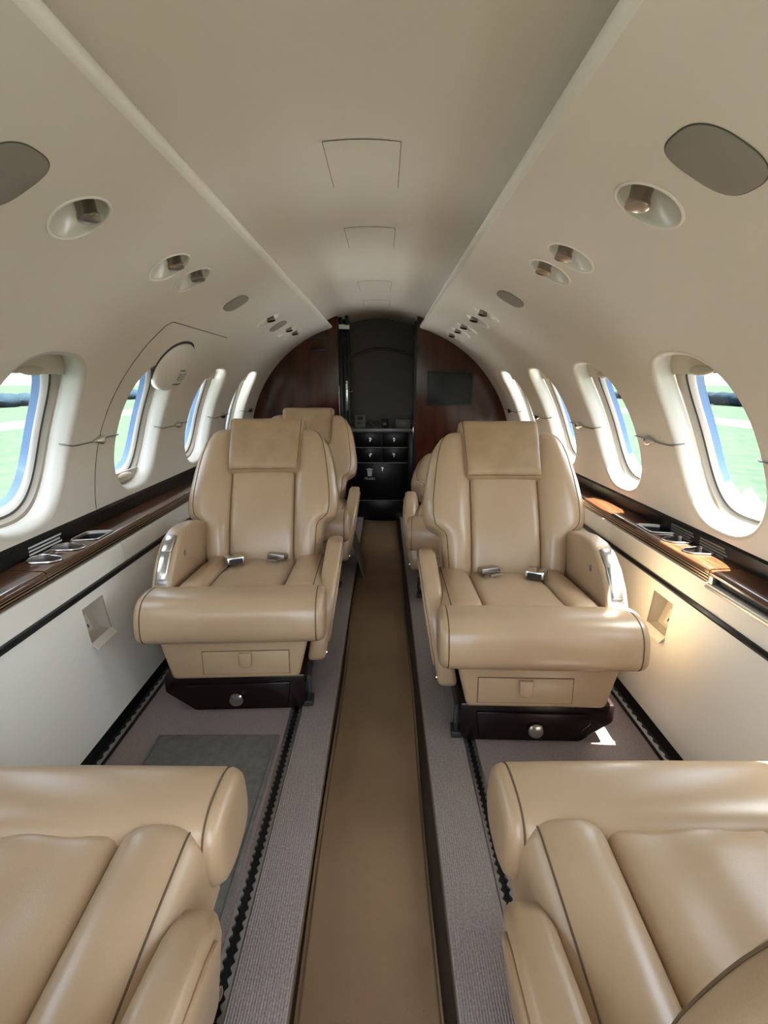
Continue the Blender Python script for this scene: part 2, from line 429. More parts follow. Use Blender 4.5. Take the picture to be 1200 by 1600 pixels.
for s in (1, -1):
    for k, yc in enumerate(WIN[s]):
        wn_ += 1
        lab = ('oval cabin window in the %s wall, %s one in view from the camera' % (SIDE[s], ORD[k])) if k >= 2 else 'oval cabin window in the %s wall, %s' % (SIDE[s], ['behind the near seat', 'beside the near seat, outside the frame'][k])
        t = thing('window_%d' % wn_, lab, None, tuple(S(s, yc, PHW)), kind='structure')
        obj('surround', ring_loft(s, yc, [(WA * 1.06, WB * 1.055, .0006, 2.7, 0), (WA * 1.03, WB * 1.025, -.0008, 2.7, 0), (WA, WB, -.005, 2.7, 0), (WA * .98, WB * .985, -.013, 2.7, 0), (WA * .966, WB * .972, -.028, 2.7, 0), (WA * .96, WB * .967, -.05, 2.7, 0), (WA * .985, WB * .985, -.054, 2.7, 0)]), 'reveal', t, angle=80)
        ia, ib, dp = .156, .202, -.010 / AR
        sh = obj('shade_frame', ring_loft(s, yc, [(WA * 1.02, WB * 1.02, -.054, 2.7, 0), (WA * .95, WB * .945, -.057, 2.7, 0), (ia * 1.02, ib * 1.02, -.067, 2.8, dp), (ia, ib, -.072, 2.8, dp)]), 'taupe', t)
        obj('gasket', ring_loft(s, yc, [(ia * 1.004, ib * 1.004, -.070, 2.8, dp), (ia * .965, ib * .972, -.073, 2.8, dp)]), 'gasket', t)
        obj('frame', ring_loft(s, yc, [(ia * .97, ib * .976, -.072, 2.8, dp), (ia * .93, ib * .945, -.073, 2.8, dp), (ia * .875, ib * .90, -.077, 2.8, dp), (ia * .86, ib * .888, -.081, 2.8, dp)]), 'white_frame', t)
        obj('pane_edge', ring_loft(s, yc, [(ia * .865, ib * .892, -.080, 2.8, dp), (ia * .80, ib * .845, -.096, 2.8, dp)]), 'blue_edge', t)
        obj('pane', pane(s, yc, ia * .845, ib * .872, -.086, 2.8, dp), 'glass', t)
        exitw = (s == -1 and k == 3)
        if exitw:
            sp = obj('shade', arc_plate(s, yc, WA * .95, WB * .955, 2.7, -.048, -WB * .945, -WB * .80, .005), 'shade', t)
            c = S(s, yc, PHW - WB * .86 / AR, -.044)
        else:
            sp = obj('shade', arc_plate(s, yc, WA * .965, WB * .97, 2.7, -.047, WB * .66, WB * .968, .006), 'shade', t)
            c = S(s, yc, PHW + WB * .70 / AR, -.046)
        n_ = (S(s, yc, PHW, 1) - S(s, yc, PHW, 0)); ell = ellipsoid((0, 0, 0), (.010, .05, .012))
        obj('shade_handle', ([c + Vector(v) for v in ell[0]], ell[1]), 'shade', sp)
        # outer skin around the opening
        obj('outer_ring', ring_loft(s, yc, [(ia * .80, ib * .845, -.0955, 2.8, dp), (WA * 1.25, WB * 1.2, -.0965, 2.7, 0), (WA * 1.25, WB * 1.2, -.05, 2.7, 0)]), 'white_frame', t)
        # sky portal for the renderer
        pl = bpy.data.lights.new('window_portal', 'AREA'); pl.shape = 'RECTANGLE'; pl.size = .30; pl.size_y = .38
        po = bpy.data.objects.new('window_portal', pl); COL.objects.link(po)
        po.location = S(s, yc, PHW + dp, -.11)
        inn = (S(s, yc, PHW, .1) - S(s, yc, PHW, 0))
        q = inn.to_track_quat('-Z', 'Y'); po.rotation_euler = q.to_euler(); pl.cycles.is_portal = True

# ------------------------------------------------------------------ lower side walls, black trims
def sx(s, x, z=.3): return s * x - .008 * max(0, z) / .4
def lowx(z): return .722 + (.772 - .722) * min(z, .385) / .385
OUT_Y = {1: (1.283, 1.38), -1: (1.247, 1.345)}
OZ0, OZ1 = .255, .352
for s in (1, -1):
    # lower wall with a square opening for the outlet niche
    ys = [Y0, OUT_Y[s][0], OUT_Y[s][1], YE]; zs = [-.01, .06, .15, OZ0, OZ1, .382]
    V, F = [], []
    for z in zs:
        for y in ys: V.append((sx(s, lowx(max(z, 0)), z), y, z))
    for j in range(len(zs) - 1):
        for i in range(3):
            if j == 3 and i == 1: continue
            F.append((j * 4 + i, j * 4 + i + 1, (j + 1) * 4 + i + 1, (j + 1) * 4 + i))
    obj('lower_panel', (V, F), 'lower_wall', WALL[s], smooth=False)
    # upper strip panels under the ledge, split by fine joints
    cuts = {1: [Y0, 1.715, 2.9, YE], -1: [Y0, 1.512, 2.6, YE]}[s]
    for a, b in zip(cuts, cuts[1:]):
        V = [(sx(s, x, z), y, z) for x, z in ((.776, .384), (.782, .452), (.80, .452), (.80, .384)) for y in (a + .0018, b - .0018)]
        F = [(0, 1, 3, 2), (2, 3, 5, 4), (4, 5, 7, 6), (6, 7, 1, 0), (0, 2, 4, 6), (1, 3, 5, 7)]
        obj('panel', (V, F), 'lower_wall', WALL[s], smooth=False)
    obj('panel_backing', box(min(sx(s, .79), sx(s, .81)), max(sx(s, .79), sx(s, .81)), Y0, YE, .375, .455), 'groove', WALL[s], smooth=False)
    xl = sorted((s * .880 + shift(.45), s * .93 + shift(.45))); obj('side_leak_blocker', box(xl[0], xl[1], Y0, YE, -.05, .472), 'groove', WALL[s], smooth=False)  # hidden box outside the ledge void, added to keep daylight from leaking in
    # black rub strip
    st = obj('trim_%d' % (1 if s == 1 else 2), prism([(sx(s, .768), .380), (sx(s, .766), .386), (sx(s, .770), .393), (sx(s, .79), .394), (sx(s, .79), .378)], 'y', Y0, YE), 'black', kind='structure', smooth=False,
             label='thin glossy black rub strip along the %s lower side wall' % SIDE[s])
    # black trim between wall and ledge
    xa = lambda x: s * x + shift(.5)
    cuts = [Y0, 1.60, 2.75, YE] if s == -1 else [Y0, 2.12, YE]
    tt = thing('trim_%d' % (3 if s == 1 else 4), 'dark glossy trim band above the wooden ledge on the %s wall' % SIDE[s], None, (xa(.88), 1.2, .50), kind='structure')
    for a, b in zip(cuts, cuts[1:]):
        obj('trim_band', prism([(xa(.885), .470), (xa(.874), .475), (xa(.876), .522), (xa(.886), .532), (xa(.90), .53), (xa(.90), .47)], 'y', a + .0015, b - .0015), 'black', tt, smooth=False)
    # small print on the band
    blocks = {-1: [(1.262, 1.40)], 1: [(1.385, 1.505), (1.24, 1.36)]}[s]
    for (a, b) in blocks:
        nl = 4 if s == 1 else 3
        for i in range(nl):
            z = .512 - i * (.0075 if s == 1 else .009)
            bb = b - random.uniform(0, .02) if s == -1 else b
            aa = a + (random.uniform(0, .03) if s == 1 else 0)
            x = xa(.8745 + .0010 * (z - .475) / .047 * 1.0)
            obj('print_line', box(min(x - s * .0008, x), max(x - s * .0008, x), aa, bb, z - (.0018 if s == 1 else .0022), z + (.0018 if s == 1 else .0022)), 'print_white' if s == -1 else 'paper', tt, smooth=False)
    # outlet niche
    yA, yB = OUT_Y[s]; xi = sx(s, lowx(.30), .3); dpt = .055 * s
    t = thing('outlet_niche', 'open power outlet niche in the %s lower wall beside the %s armchair' % (SIDE[s], SIDE[s]), 'outlet', (xi, yA, OZ0))
    V = [(sx(s, lowx(OZ0), OZ0), yA, OZ0), (sx(s, lowx(OZ0), OZ0), yB, OZ0), (sx(s, lowx(OZ1), OZ1), yB, OZ1), (sx(s, lowx(OZ1), OZ1), yA, OZ1),
         (xi + dpt * .45, yA, OZ0 + .004), (xi + dpt * .45, yB, OZ0 + .004), (xi + dpt, yB, OZ1 - .01), (xi + dpt, yA, OZ1 - .01)]
    obj('niche_box', (V, [(4, 5, 6, 7), (0, 1, 5, 4), (1, 2, 6, 5), (2, 3, 7, 6), (3, 0, 4, 7)]), 'shade', t, smooth=False)
    fl = prism([(sx(s, lowx(OZ0), OZ0), OZ0 + .004), (sx(s, lowx(OZ0), OZ0) - s * .015, OZ0 - .012), (sx(s, lowx(OZ0), OZ0) - s * .016, OZ0 - .015), (sx(s, lowx(OZ0), OZ0) - s * .001, OZ0 - .002)], 'y', yA - .002, yB + .002)
    obj('flap', fl, 'surround', t, smooth=False)
    obj('edge_trim', tube([(sx(s, lowx(OZ1), OZ1), yB, OZ1), (sx(s, lowx(OZ0), OZ0), yB, OZ0), (sx(s, lowx(OZ0), OZ0), yA, OZ0)], .0022), 'taupe', t)
    nb = Vector((-s * (OZ1 - OZ0 - .014), 0, dpt * .55 * s)).normalized()
    base = Vector((xi + dpt * .45, 0, OZ0 + .004)); top = Vector((xi + dpt, 0, OZ1 - .01))
    def onback(y, f, lift): p = base.lerp(top, f); return Vector((p.x - s * lift, y, p.z + .3 * lift))
    so = obj('socket', loft([[onback(yA + .02 + dy, f, l) for dy, f in ((0, .12), (.045, .12), (.045, .62), (0, .62))] for l in (-.002, .005)]), 'socket', t, smooth=False)
    for dy, f in ((.012, .28), (.030, .28), (.021, .48), (.012, .46)):
        obj('socket_hole', loft([[onback(yA + .02 + dy + a, f + b, l) for a, b in ((-.002, -.05), (.003, -.05), (.003, .05), (-.002, .05))] for l in (.004, .006)]), 'blue_dot', so, smooth=False)
    obj('jack', loft([[onback(yA + .055 + .006 * math.cos(a * PI / 4), .85 + .07 * math.sin(a * PI / 4), l) for a in range(8)] for l in (-.002, .006)]), 'matte_black', t)

# ------------------------------------------------------------------ floor
AL, ARX, DROP = -.146, .113, -.075
floor = thing('floor', 'carpeted cabin floor with a sunken centre aisle', None, (0, 1, 0), kind='structure')
obj('aisle_floor', box(AL - .01, ARX + .01, Y0, YE, DROP - .03, DROP), 'aisle_dark', floor, smooth=False)
TRK = {-1: (-.268, -.238), 1: (.212, .240)}
for s in (1, -1):
    e = ARX if s == 1 else AL; t0, t1 = TRK[s]; ti = t0 if s == 1 else t1; to = t1 if s == 1 else t0
    obj('carpet_strip', bevel(box(min(e, ti), max(e, ti), Y0, YB, -.016, .0), .003, 2), 'carpet_strip', floor)
    obj('aisle_riser', box(min(e + s * .004, ti), max(e + s * .004, ti), Y0, YB, DROP - .02, -.012), 'runner', floor, smooth=False)
    obj('carpet_panel', box(min(to, s * .715), max(to, s * .715), Y0, YE, -.02, 0.0), 'carpet', floor, smooth=False)
    # seat track with scalloped lips
    tr = obj('seat_track', box(t0, t1, Y0, YE, -.02, -.004), 'black', floor, smooth=False)
    for edge, sg in ((t0, 1), (t1, -1)):
        V, F = [], []; n = 5; y = Y0 * 0 - .2; N = 0
        while y < 3.4:
            yy = y; wv = .0068 + .0026 * math.cos(2 * PI * yy / .018)
            for z in (-.004, .0012):
                V += [(edge, yy, z), (edge + sg * wv, yy, z)]
            N += 1; y += .018 / 6
        for i in range(N - 1):
            a = i * 4; b = a + 4
            F += [(a + 2, a + 3, b + 3, b + 2), (a + 1, b + 1, b + 3, a + 3), (a, a + 2, b + 2, b)]
        obj('track_lip', (V, F), 'dull_steel', tr, smooth=False)
    bbx = (s * .690, s * .726)
    bb = obj('baseboard_' + SIDE[s], prism([(s * .692, 0), (s * .692, .008), (s * .712, .012), (s * .726, .03), (s * .735, .03), (s * .735, -.01), (s * .692, -.01)], 'y', Y0, YE), 'black', kind='structure', smooth=False,
             label='black floor rail along the foot of the %s side wall' % SIDE[s])
    V, F = [], []; N = 0; y = .4
    while y < 2.2:
        wv = .004 + .003 * math.cos(2 * PI * y / .03)
        V += [(s * .694, y, .0105), (s * (.699 + wv), y, .0115)]; N += 1; y += .005
    F = [(2 * i, 2 * i + 1, 2 * i + 3, 2 * i + 2) for i in range(N - 1)]
    obj('rail_edge', (V, F), 'dull_steel', bb, smooth=False)
# runner
runner = thing('aisle_runner', 'tan brown carpet runner lying along the sunken aisle', 'runner', (-.03, 1, DROP))
V, F = [], []; NX = 16; NYr = 60
for j in range(NYr + 1):
    y = -.6 + (3.75 + .6) * j / NYr
    for i in range(NX + 1):
        u = i / NX; x = AL + .004 + (.094 - AL - .004) * u
        V.append((x + .003 * math.sin(y * 5), y, DROP + .010 + .006 * math.exp(-((u - .0) / .08) ** 2) + .005 * math.exp(-((u - 1) / .05) ** 2) + .0025 * math.sin(y * 7 + u * 4)))
F = [(j * (NX + 1) + i, j * (NX + 1) + i + 1, (j + 1) * (NX + 1) + i + 1, (j + 1) * (NX + 1) + i) for j in range(NYr) for i in range(NX)]
n0 = len(V); V += [(v[0], v[1], DROP + .001) for v in V[:n0]]; F += [tuple(n0 + i for i in f)[::-1] for f in F]
for j in range(NYr):
    for i in (0, NX):
        a, b = j * (NX + 1) + i, (j + 1) * (NX + 1) + i; F.append((a, b, n0 + b, n0 + a))
obj('mat', (V, F), 'runner', runner)
obj('bound_edge', tube([(.088 + .003 * math.sin(y * 5), y, DROP + .0155) for y in [-.6 + 4.35 * k / 60 for k in range(61)]], .0022), 'thread', runner)
obj('bound_edge', tube([(AL + .012 + .003 * math.sin(y * 5), y, DROP + .0165) for y in [-.6 + 4.35 * k / 60 for k in range(61)]], .0018), 'thread', runner)
# grey foot mat on the left
mt = thing('foot_mat', 'flat grey felt foot mat on the carpet in front of the left armchair', 'mat', (-.44, .9, 0))
obj('pad', bevel(box(-.600, -.278, .685, 1.222, .0, .006), .003, 2), 'grey_mat', mt)
obj('stitched_edge', tube([(-.592, .695, .0065), (-.592, 1.214, .0065), (-.286, 1.214, .0065), (-.286, .695, .0065)], .0015), 'groove', mt)

# ------------------------------------------------------------------ wooden ledges
LZ = .487
def kidney(n, L, W):
    out = []
    for k in range(n):
        t = 2 * PI * k / n; c, q = math.cos(t), math.sin(t)
        r = 1 + .10 * math.cos(2 * t)
        wd = W * (1 + .22 * c)
        out.append((L * c, wd * q * (1 - .18 * math.exp(-((c + .1) / .45) ** 2)) + .004 * c * c))
    return out
def lx(s, x): return s * x - .010
for s in (1, -1):
    L = thing('side_ledge', 'glossy dark wooden side ledge with chrome wells under the %s windows' % SIDE[s], 'ledge', (lx(s, .83), 1.2, LZ))
    segs = {1: [(Y0, 1.185), (1.185, 1.80), (1.80, 2.40), (2.40, 3.0), (3.0, YB - .03)], -1: [(Y0, 1.17), (1.17, 1.74), (1.74, 2.36), (2.36, 2.98), (2.98, YB - .03)]}[s]
    if s == -1: wells = [('cup', 1.246, .838), ('cup', 1.348, .837), ('tray', 1.462, .836)]
    else: wells = [('cup', 1.316, .838), ('cup', 1.416, .837), ('tray', 1.535, .836)]
    for k, (a, b) in enumerate(segs):
        a += .0012; b -= .0012; parts = []
        zt = LZ + (.0015 if k == 1 else 0)
        def top(u, v): return (lx(s, u), v, zt - (.885 - u) * .03)
        x_in, x_out = .797, .882
        if k == 1:
            cur = a; bounds = []
            for i, (kd, yc, xc) in enumerate(wells):
                lo = cur; hi = yc + .062 if i == 2 else (yc + wells[i + 1][1]) / 2
                if i == 0:
                    gp = gridpatch(x_in, x_out, a, yc - .05, 3, 1); parts.append(([top(*v) for v in gp[0]], gp[1])); lo = yc - .05
                if kd == 'cup':
                    ang = 0.0
                    ol = [(p[0] * math.cos(ang) - p[1] * math.sin(ang), p[0] * math.sin(ang) + p[1] * math.cos(ang)) for p in kidney(56, .039, .034)]
                else:
                    ol = [(p[0] , p[1] + (-.35 if s == 1 else -.35) * p[0]) for p in outline(56, .034, .047, 7)]
                gp = ringpatch(x_in, x_out, lo, hi, xc, yc, ol, 4)
                parts.append(([top(*v) for v in gp[0]], gp[1]))
                wl = obj('cup_well' if kd == 'cup' else 'tray_well', loft([[Vector(top(xc + p[0] * sc_, yc + p[1] * sc_)) + Vector((0, 0, dz)) for p in ol] for sc_, dz in ((1.05, .0012), (1.02, .0026), (.97, .0016), (.95, -.006), (.93, -.03 if kd == 'cup' else -.022), (.5, -.034 if kd == 'cup' else -.025), (.02, -.034 if kd == 'cup' else -.025))], True, (False, True)), 'brushed', L)
                obj('well_rim', tube([Vector(top(xc + p[0] * 1.01, yc + p[1] * 1.01)) + Vector((0, 0, .0022)) for p in ol], .0022, 8, True), 'chrome', wl)
                if kd == 'tray':
                    obj('tray_liner', loft([[Vector(top(xc + p[0] * sc_, yc + p[1] * sc_)) + Vector((0, 0, dz)) for p in ol] for sc_, dz in ((.90, -.004), (.90, -.0235), (.02, -.0235))], True, (False, True)), 'matte_black', wl)
                cur = hi
            gp = gridpatch(x_in, x_out, cur, b, 3, 1); parts.append(([top(*v) for v in gp[0]], gp[1]))
        else:
            gp = gridpatch(x_in, x_out, a, b, 3, 1); parts.append(([top(*v) for v in gp[0]], gp[1]))
        # rounded nose
        nose = [(x_in, LZ - .0026 + (.0015 if k == 1 else 0))]
        for i in range(1, 7):
            t = i / 6 * PI / 2; nose.append((x_in - .009 * math.sin(t), nose[0][1] - .009 * (1 - math.cos(t))))
        nose.append((x_in - .009, .472)); nose.append((.81, .472)); nose.append((.81, .46)); nose.append((.882, .46))
        V = [(lx(s, x), y, z) for y in (a, b) for x, z in nose]; m = len(nose)
        parts.append((V, [(i, i + 1, m + i + 1, m + i) for i in range(m - 1)]))
        for y in (a, b):
            pl_ = [(lx(s, x), y, z) for x, z in nose] + [(lx(s, x_out), y, LZ)]
            parts.append((pl_, [tuple(range(len(pl_)))]))
        obj('ledge_top', join(*parts), 'wood', L)
        # fluted front
        if s == 1 and k == 0:
            obj('table_slot', box(lx(s, .80), lx(s, .83), a, b, .432, .4715), 'matte_black', L, smooth=False)
            obj('slot_rail', box(lx(s, .780), lx(s, .786), a, b, .4405, .447, .001), 'brushed', L)
            obj('slot_hinge', box(lx(s, .786), lx(s, .800), b - .018, b, .444, .4715, .001), 'brushed', L)
            continue
        back = box(min(lx(s, .793), lx(s, .812)), max(lx(s, .793), lx(s, .812)), a, b, .442, .4725)
        obj('fluted_front', back, 'dark_lacquer', L, smooth=False)
        for i in range(4):
            z = .4475 + i * .0072; x = .7895
            rb = tube([(lx(s, x), a, z), (lx(s, x), b, z)], .0022, 6)
            obj('rib', rb, 'rib_metal', L)

# ------------------------------------------------------------------ reading lights, speaker ovals
RL_LAB = {1: ['round recessed reading light high on the right wall, nearest the camera', 'reading light on the right wall, nearer of the first close pair', 'reading light on the right wall, farther of the first close pair',
              'small reading light on the right wall just beyond the grey oval', 'small right wall reading light, second beyond the grey oval', 'small right wall reading light, third beyond the grey oval', 'small right wall reading light, fourth beyond the grey oval', 'farthest reading light on the right wall next to the wooden bulkhead'],
          -1: ['round recessed reading light high on the left wall, nearest the camera', 'reading light on the left wall, nearer of the first close pair', 'reading light on the left wall, farther of the first close pair',
               'small reading light on the left wall between two grey ovals', 'small left wall reading light, nearer of the last pair by the bulkhead', 'farthest small reading light on the left wall by the bulkhead']}
for s in (1, -1):
    for k, yc in enumerate(LIGHT[s]):
        t = thing('reading_light', RL_LAB[s][k], 'light', tuple(S(s, yc, PHL)), group='wall reading lights')
        def ring(r, off, n=40): return [S(s, yc + r * math.cos(2 * PI * i / n), PHL + r * math.sin(2 * PI * i / n) / AR, off) for i in range(n)]
        obj('rim', loft([ring(.0585, .0002), ring(.058, .0022), ring(.0555, .003), ring(.053, .0015), ring(.0525, -.004)], True, (False, False)), 'rail', t)
        # dish, deepest toward the ceiling side
        rings = []
        for r, d in ((.0535, .002), (.050, .012), (.043, .022), (.032, .030), (.018, .034), (.001, .035)):
            pts = []
            for i in range(40):
                dy = r * math.cos(2 * PI * i / 40); ds = r * math.sin(2 * PI * i / 40)
                dd = d * (1 + .7 * ds / .05)
                pts.append(S(s, yc + dy, PHL + ds / AR, -max(dd, .001)))
            rings.append(pts)
        obj('dish', loft(rings, True, (False, True)), 'surround', t)
        c = S(s, yc + .006, PHL + .022 / AR, -.022); ax = (Vector((-s * .25, -.12, -1))).normalized()
        noz = obj('nozzle', lathe([(.004, -.004), (.016, -.002), (.0175, .004), (.0165, .022), (.019, .027), (.019, .034), (.015, .035)], c, ax, 20), 'nozzle_metal', t)
        obj('lens', lathe([(.0145, .0345), (.013, .033), (.001, .032)], c, ax, 16), 'matte_black', noz)
OVAL = {1: [(.752, .053, .061, 'large grey oval speaker panel high on the right wall'), (1.866, .060, .046, 'small grey oval plate on the right wall beyond the reading light pair')],
        -1: [(.80, .053, .061, 'large grey oval speaker panel high on the left wall at the frame edge'), (1.962, .060, .046, 'small grey oval plate on the left wall above the exit hatch'), (2.715, .060, .046, 'small grey oval plate on the left wall among the far reading lights')]}
for s in (1, -1):
    for yc, a, b, lab in OVAL[s]:
        t = thing('speaker_grille', lab, 'speaker', tuple(S(s, yc, PHL)), group='wall speaker ovals')
        def ovr(k, off): return [S(s, yc + dy, PHL + ds / AR, off) for dy, ds in outline(56, a * k, b * k, 2.8)]
        obj('gap', loft([ovr(1.03, .0003), ovr(1.03, .0008), ovr(.02, .0008)], True, (False, True)), 'groove', t)
        obj('grille', loft([ovr(1, .0004), ovr(1, .0018), ovr(.97, .0026), ovr(.6, .0026), ovr(.02, .0026)], True, (False, True)), 'grille', t)

# ------------------------------------------------------------------ shade cords with beads
PHB = phz(.752)
for s in (1, -1):
    ws = WIN[s]
    spans = [(ws[i], ws[i + 1]) for i in range(1, 5)] + [(ws[5], 3.62)]
    names = ['nearest the camera', 'between first and second visible windows', 'between the second and third windows', 'between the third and fourth windows', 'beside the wooden bulkhead']
    for k, (a, b) in enumerate(spans):
        y0 = a + WA * .97; y1 = (b - WA * .97) if k < 4 else YB - .03
        yb = (y0 + y1) / 2 + (.02 if k < 4 else 0)
        t = thing('cord_bead', 'dark cord with chrome bead, %s wall, %s' % (SIDE[s], names[k]), 'cord', tuple(S(s, yb, PHB)), group='cords with beads')
        pts = [S(s, y0 - .01, PHB - .004, -.02), S(s, y0 + .004, PHB - .002, .001), S(s, y0 + .03, PHB - .006, .003), S(s, yb - .04, PHB - .004, .004), S(s, yb - .015, PHB, .006), S(s, yb + .015, PHB, .006), S(s, yb + .035, PHB + .003, .003), S(s, y1 - .004, PHB + .004, .001), S(s, y1 + .01, PHB + .004, -.018)]
        obj('cord', tube(smoothpath(pts, 5), .0022, 6), 'dull_steel', t)
        e = S(s, yb, PHB, .006)
        bd = obj('bead', lathe([(.003, -.040), (.005, -.032), (.008, -.018), (.0145, -.004), (.0145, .004), (.008, .018), (.005, .030), (.003, .038)], e, (0, 1, 0), 14), 'chrome', t)

# ------------------------------------------------------------------ exit hatch: hood and joint
s = -1
ex = thing('exit_handle_cover', 'bulging cream exit handle cover above the second left window', 'cover', tuple(S(-1, 1.93, 40.5 * D2R)))
def hood(yc, phc, a, b, h, n=40, m=9, p=2.2, tilt=.35):
    rings = []
    for i in range(m + 1):
        t = i / m * PI / 2; r = math.cos(t); hh = h * math.sin(t) ** .8 if i else -.002
        pts = []
        for dy, ds in outline(n, a * max(r, .01), b * max(r, .01), p):
            pts.append(S(-1, yc + dy, phc + (ds + tilt * dy * 0) / AR, hh * (1 - .35 * ds / b)))
        rings.append(pts)
    return loft(rings, True, (False, True))
obj('recess', hood(1.936, 38.3 * D2R, .134, .101, .003), 'matte_black', ex)
obj('hood', hood(1.945, 37.6 * D2R, .132, .100, .032), 'surround', ex)
def on_hood(y, ph):
    dy = (y - 1.945) / .132; ds = (ph - 37.6 * D2R) * AR / .100
    r2 = min(1, (abs(dy) ** 2.2 + abs(ds) ** 2.2) ** (1 / 2.2)); t = math.acos(r2)
    return S(-1, y, ph, .032 * math.sin(t) ** .8 * (1 - .35 * ds) + .0010)
for body, size, yc, pc in (('EXIT', .040, 1.985, 35.8), ('PULL HANDLE', .013, 1.98, 33.6), ('EMERGENCY', .010, 1.985, 37.8)):
    tv, tf = text_mesh(body, size)
    if body != 'EXIT':
        tv, tf = join(*[box(-.045 + .018 * i, -.031 + .018 * i + .003 * (i % 2), -.003, .003, 0, .0001) for i in range(5 if size > .012 else 3)])
    obj('lettering' if body == 'EXIT' else 'small_print', ([on_hood(yc + v[0] * 1.0, pc * D2R + v[1] / AR) for v in tv], tf), 'print_dark', ex, smooth=False)
jt = []
for k in range(25): jt.append(S(-1, 1.605 + .065 * max(0, (k / 24 - .35) / .65) ** 1.5, (4 + 43 * k / 24) * D2R, .0002))
jt += [S(-1, 1.672, 47.6 * D2R, .0002), S(-1, 1.69, 49.0 * D2R, .0002)] + [S(-1, 1.70 + .56 * k / 10, 49.2 * D2R, .0002) for k in range(11)]
obj('hatch_joint', tube(jt, .0016, 5), 'groove', WALL[-1])

# ------------------------------------------------------------------ rear bulkhead
def shell_x(s, z):
    if z < .385: return sx(s, lowx(max(z, 0)), z)
    if z < .475: return sx(s, .782 + (z - .385) / .09 * .10, z)
    if z <= 1.265: return s * (AC + math.sqrt(max(0, AR ** 2 - (z - AZ) ** 2))) + shift(z)
    if z <= 1.312: return s * (.297 + (z - 1.265) * .2) - .045
    q = min(1, 1 - (z - 1.288) / .107)
    return s * .38 * math.sqrt(max(0, q)) - .045
def bulk_panel(s, xe, zb):
    zs = []
    z = zb
    while z < 1.394:
        if s * shell_x(s, z) > s * xe: zs.append(z)
        z += .012
    V, F = [], []
    for y in (YB, YB + .035):
        for z in zs: V += [(shell_x(s, z) + s * .006, y, z), (xe, y, z)]
    n = len(zs) * 2
    for i in range(len(zs) - 1):
        a = 2 * i
        F += [(a, a + 1, a + 3, a + 2), (n + a, n + a + 2, n + a + 3, n + a + 1), (a + 1, n + a + 1, n + a + 3, a + 3), (a, a + 2, n + a + 2, n + a)]
    F += [(0, n, n + 1, 1), (2 * len(zs) - 2, 2 * len(zs) - 1, n + 2 * len(zs) - 1, n + 2 * len(zs) - 2)]
    return V, F
wb = thing('wall_back', 'glossy dark mahogany bulkhead with a central doorway', None, (0, YB, 0), kind='structure')
obj('bulkhead_panel', bulk_panel(-1, -.300, DROP), 'bulkhead_wood', wb)
obj('bulkhead_panel', bulk_panel(1, .216, DROP), 'bulkhead_wood', wb)
obj('door_jamb', box(.200, .216, YB - .004, YB + .06, DROP, 1.31), 'black', wb, smooth=False)
for i in range(8):
    z = 1.205 + i * .0125; x0 = -.478 + i * .012
    obj('vent_slot', box(x0, -.385, YB - .0015, YB + .004, z, z + .005), 'matte_black', wb, smooth=False)
obj('pull_recess', prism([(-.435 + .055 * math.copysign(abs(math.cos(a * PI / 12)) ** .5, math.cos(a * PI / 12)), 1.132 + .012 * math.copysign(abs(math.sin(a * PI / 12)) ** .5, math.sin(a * PI / 12))) for a in range(24)], 'y', YB - .006, YB + .004, .002), 'dark_lacquer', wb)
# folded sliding door
dr = thing('door_1', 'black folding door stacked at the left of the doorway', None, (-.26, YB, DROP), kind='structure')
for i, (x0, x1, y0, y1) in enumerate(((-.298, -.272, YB - .006, YB + .05), (-.270, -.248, YB + .004, YB + .07), (-.247, -.226, YB + .012, YB + .09))):
    obj('door_leaf', box(x0, x1, y0, y1, DROP + .004, 1.335 - .012 * i, .002), 'black', dr)
obj('door_edge', box(-.300, -.297, YB - .010, YB - .002, DROP + .004, .90), 'brushed', dr, smooth=False)
lp = obj('latch_plate', box(-.256, -.242, YB - .001, YB + .010, .735, .935, .001), 'chrome', dr)
for z in (.75, .80, .86, .88, .92): obj('screw', lathe([(.003, 0), (.003, .002), (.0005, .0025)], (-.249, YB - .001, z), (0, -1, 0), 8), 'matte_black', lp)
kn = obj('knob', lathe([(.003, 0), (.003, .018), (.008, .022), (.008, .030), (.003, .033)], (-.238, YB + .012, .867), (1, -.25, 0), 12), 'chrome', dr)
obj('track_bracket', box(-.293, -.225, YB - .012, YB + .01, 1.262, 1.29, .002), 'print_white', dr)
obj('track_block', box(-.252, -.232, YB - .014, YB + .01, 1.285, 1.345, .002), 'black', dr)
# screen on the right panel
tv = thing('monitor', 'flat black screen mounted on the right of the wooden bulkhead', 'screen', (.44, YB, .777))
obj('bezel', box(.290, .590, YB - .016, YB - .0002, .777, .998, .003), 'matte_black', tv)
obj('display', box(.299, .581, YB - .0168, YB - .0155, .786, .989), 'screen', tv, smooth=False)

# ------------------------------------------------------------------ galley behind the doorway
GY = 3.78
obj('galley_wall', box(-.93, .91, 4.2, 4.25, DROP - .02, 1.42), 'galley_back', wb, smooth=False)
mold = [(.52 * math.sin(a) - .01, 4.195, .655 + .52 * math.cos(a)) for a in [(-62 + 124 * k / 30) * D2R for k in range(31)]]
obj('arch_molding', tube(mold, .012, 8), 'galley_back', wb)
gal = thing('galley_cabinet', 'glossy black galley cabinet with drawers and a trash door beyond the doorway', 'cabinet', (0, GY + .2, DROP))
obj('carcass', box(-.34, .34, GY + .012, 4.19, DROP, .583), 'black', gal, smooth=False)
def latch(x, z, par):
    obj('latch', join(lathe([(.013, 0), (.013, .004), (.010, .007), (.0005, .008)], (x, GY - .001, z), (0, -1, 0), 14), box(x - .005, x + .005, GY - .012, GY - .002, z - .022, z - .006, .002)), 'chrome', par)
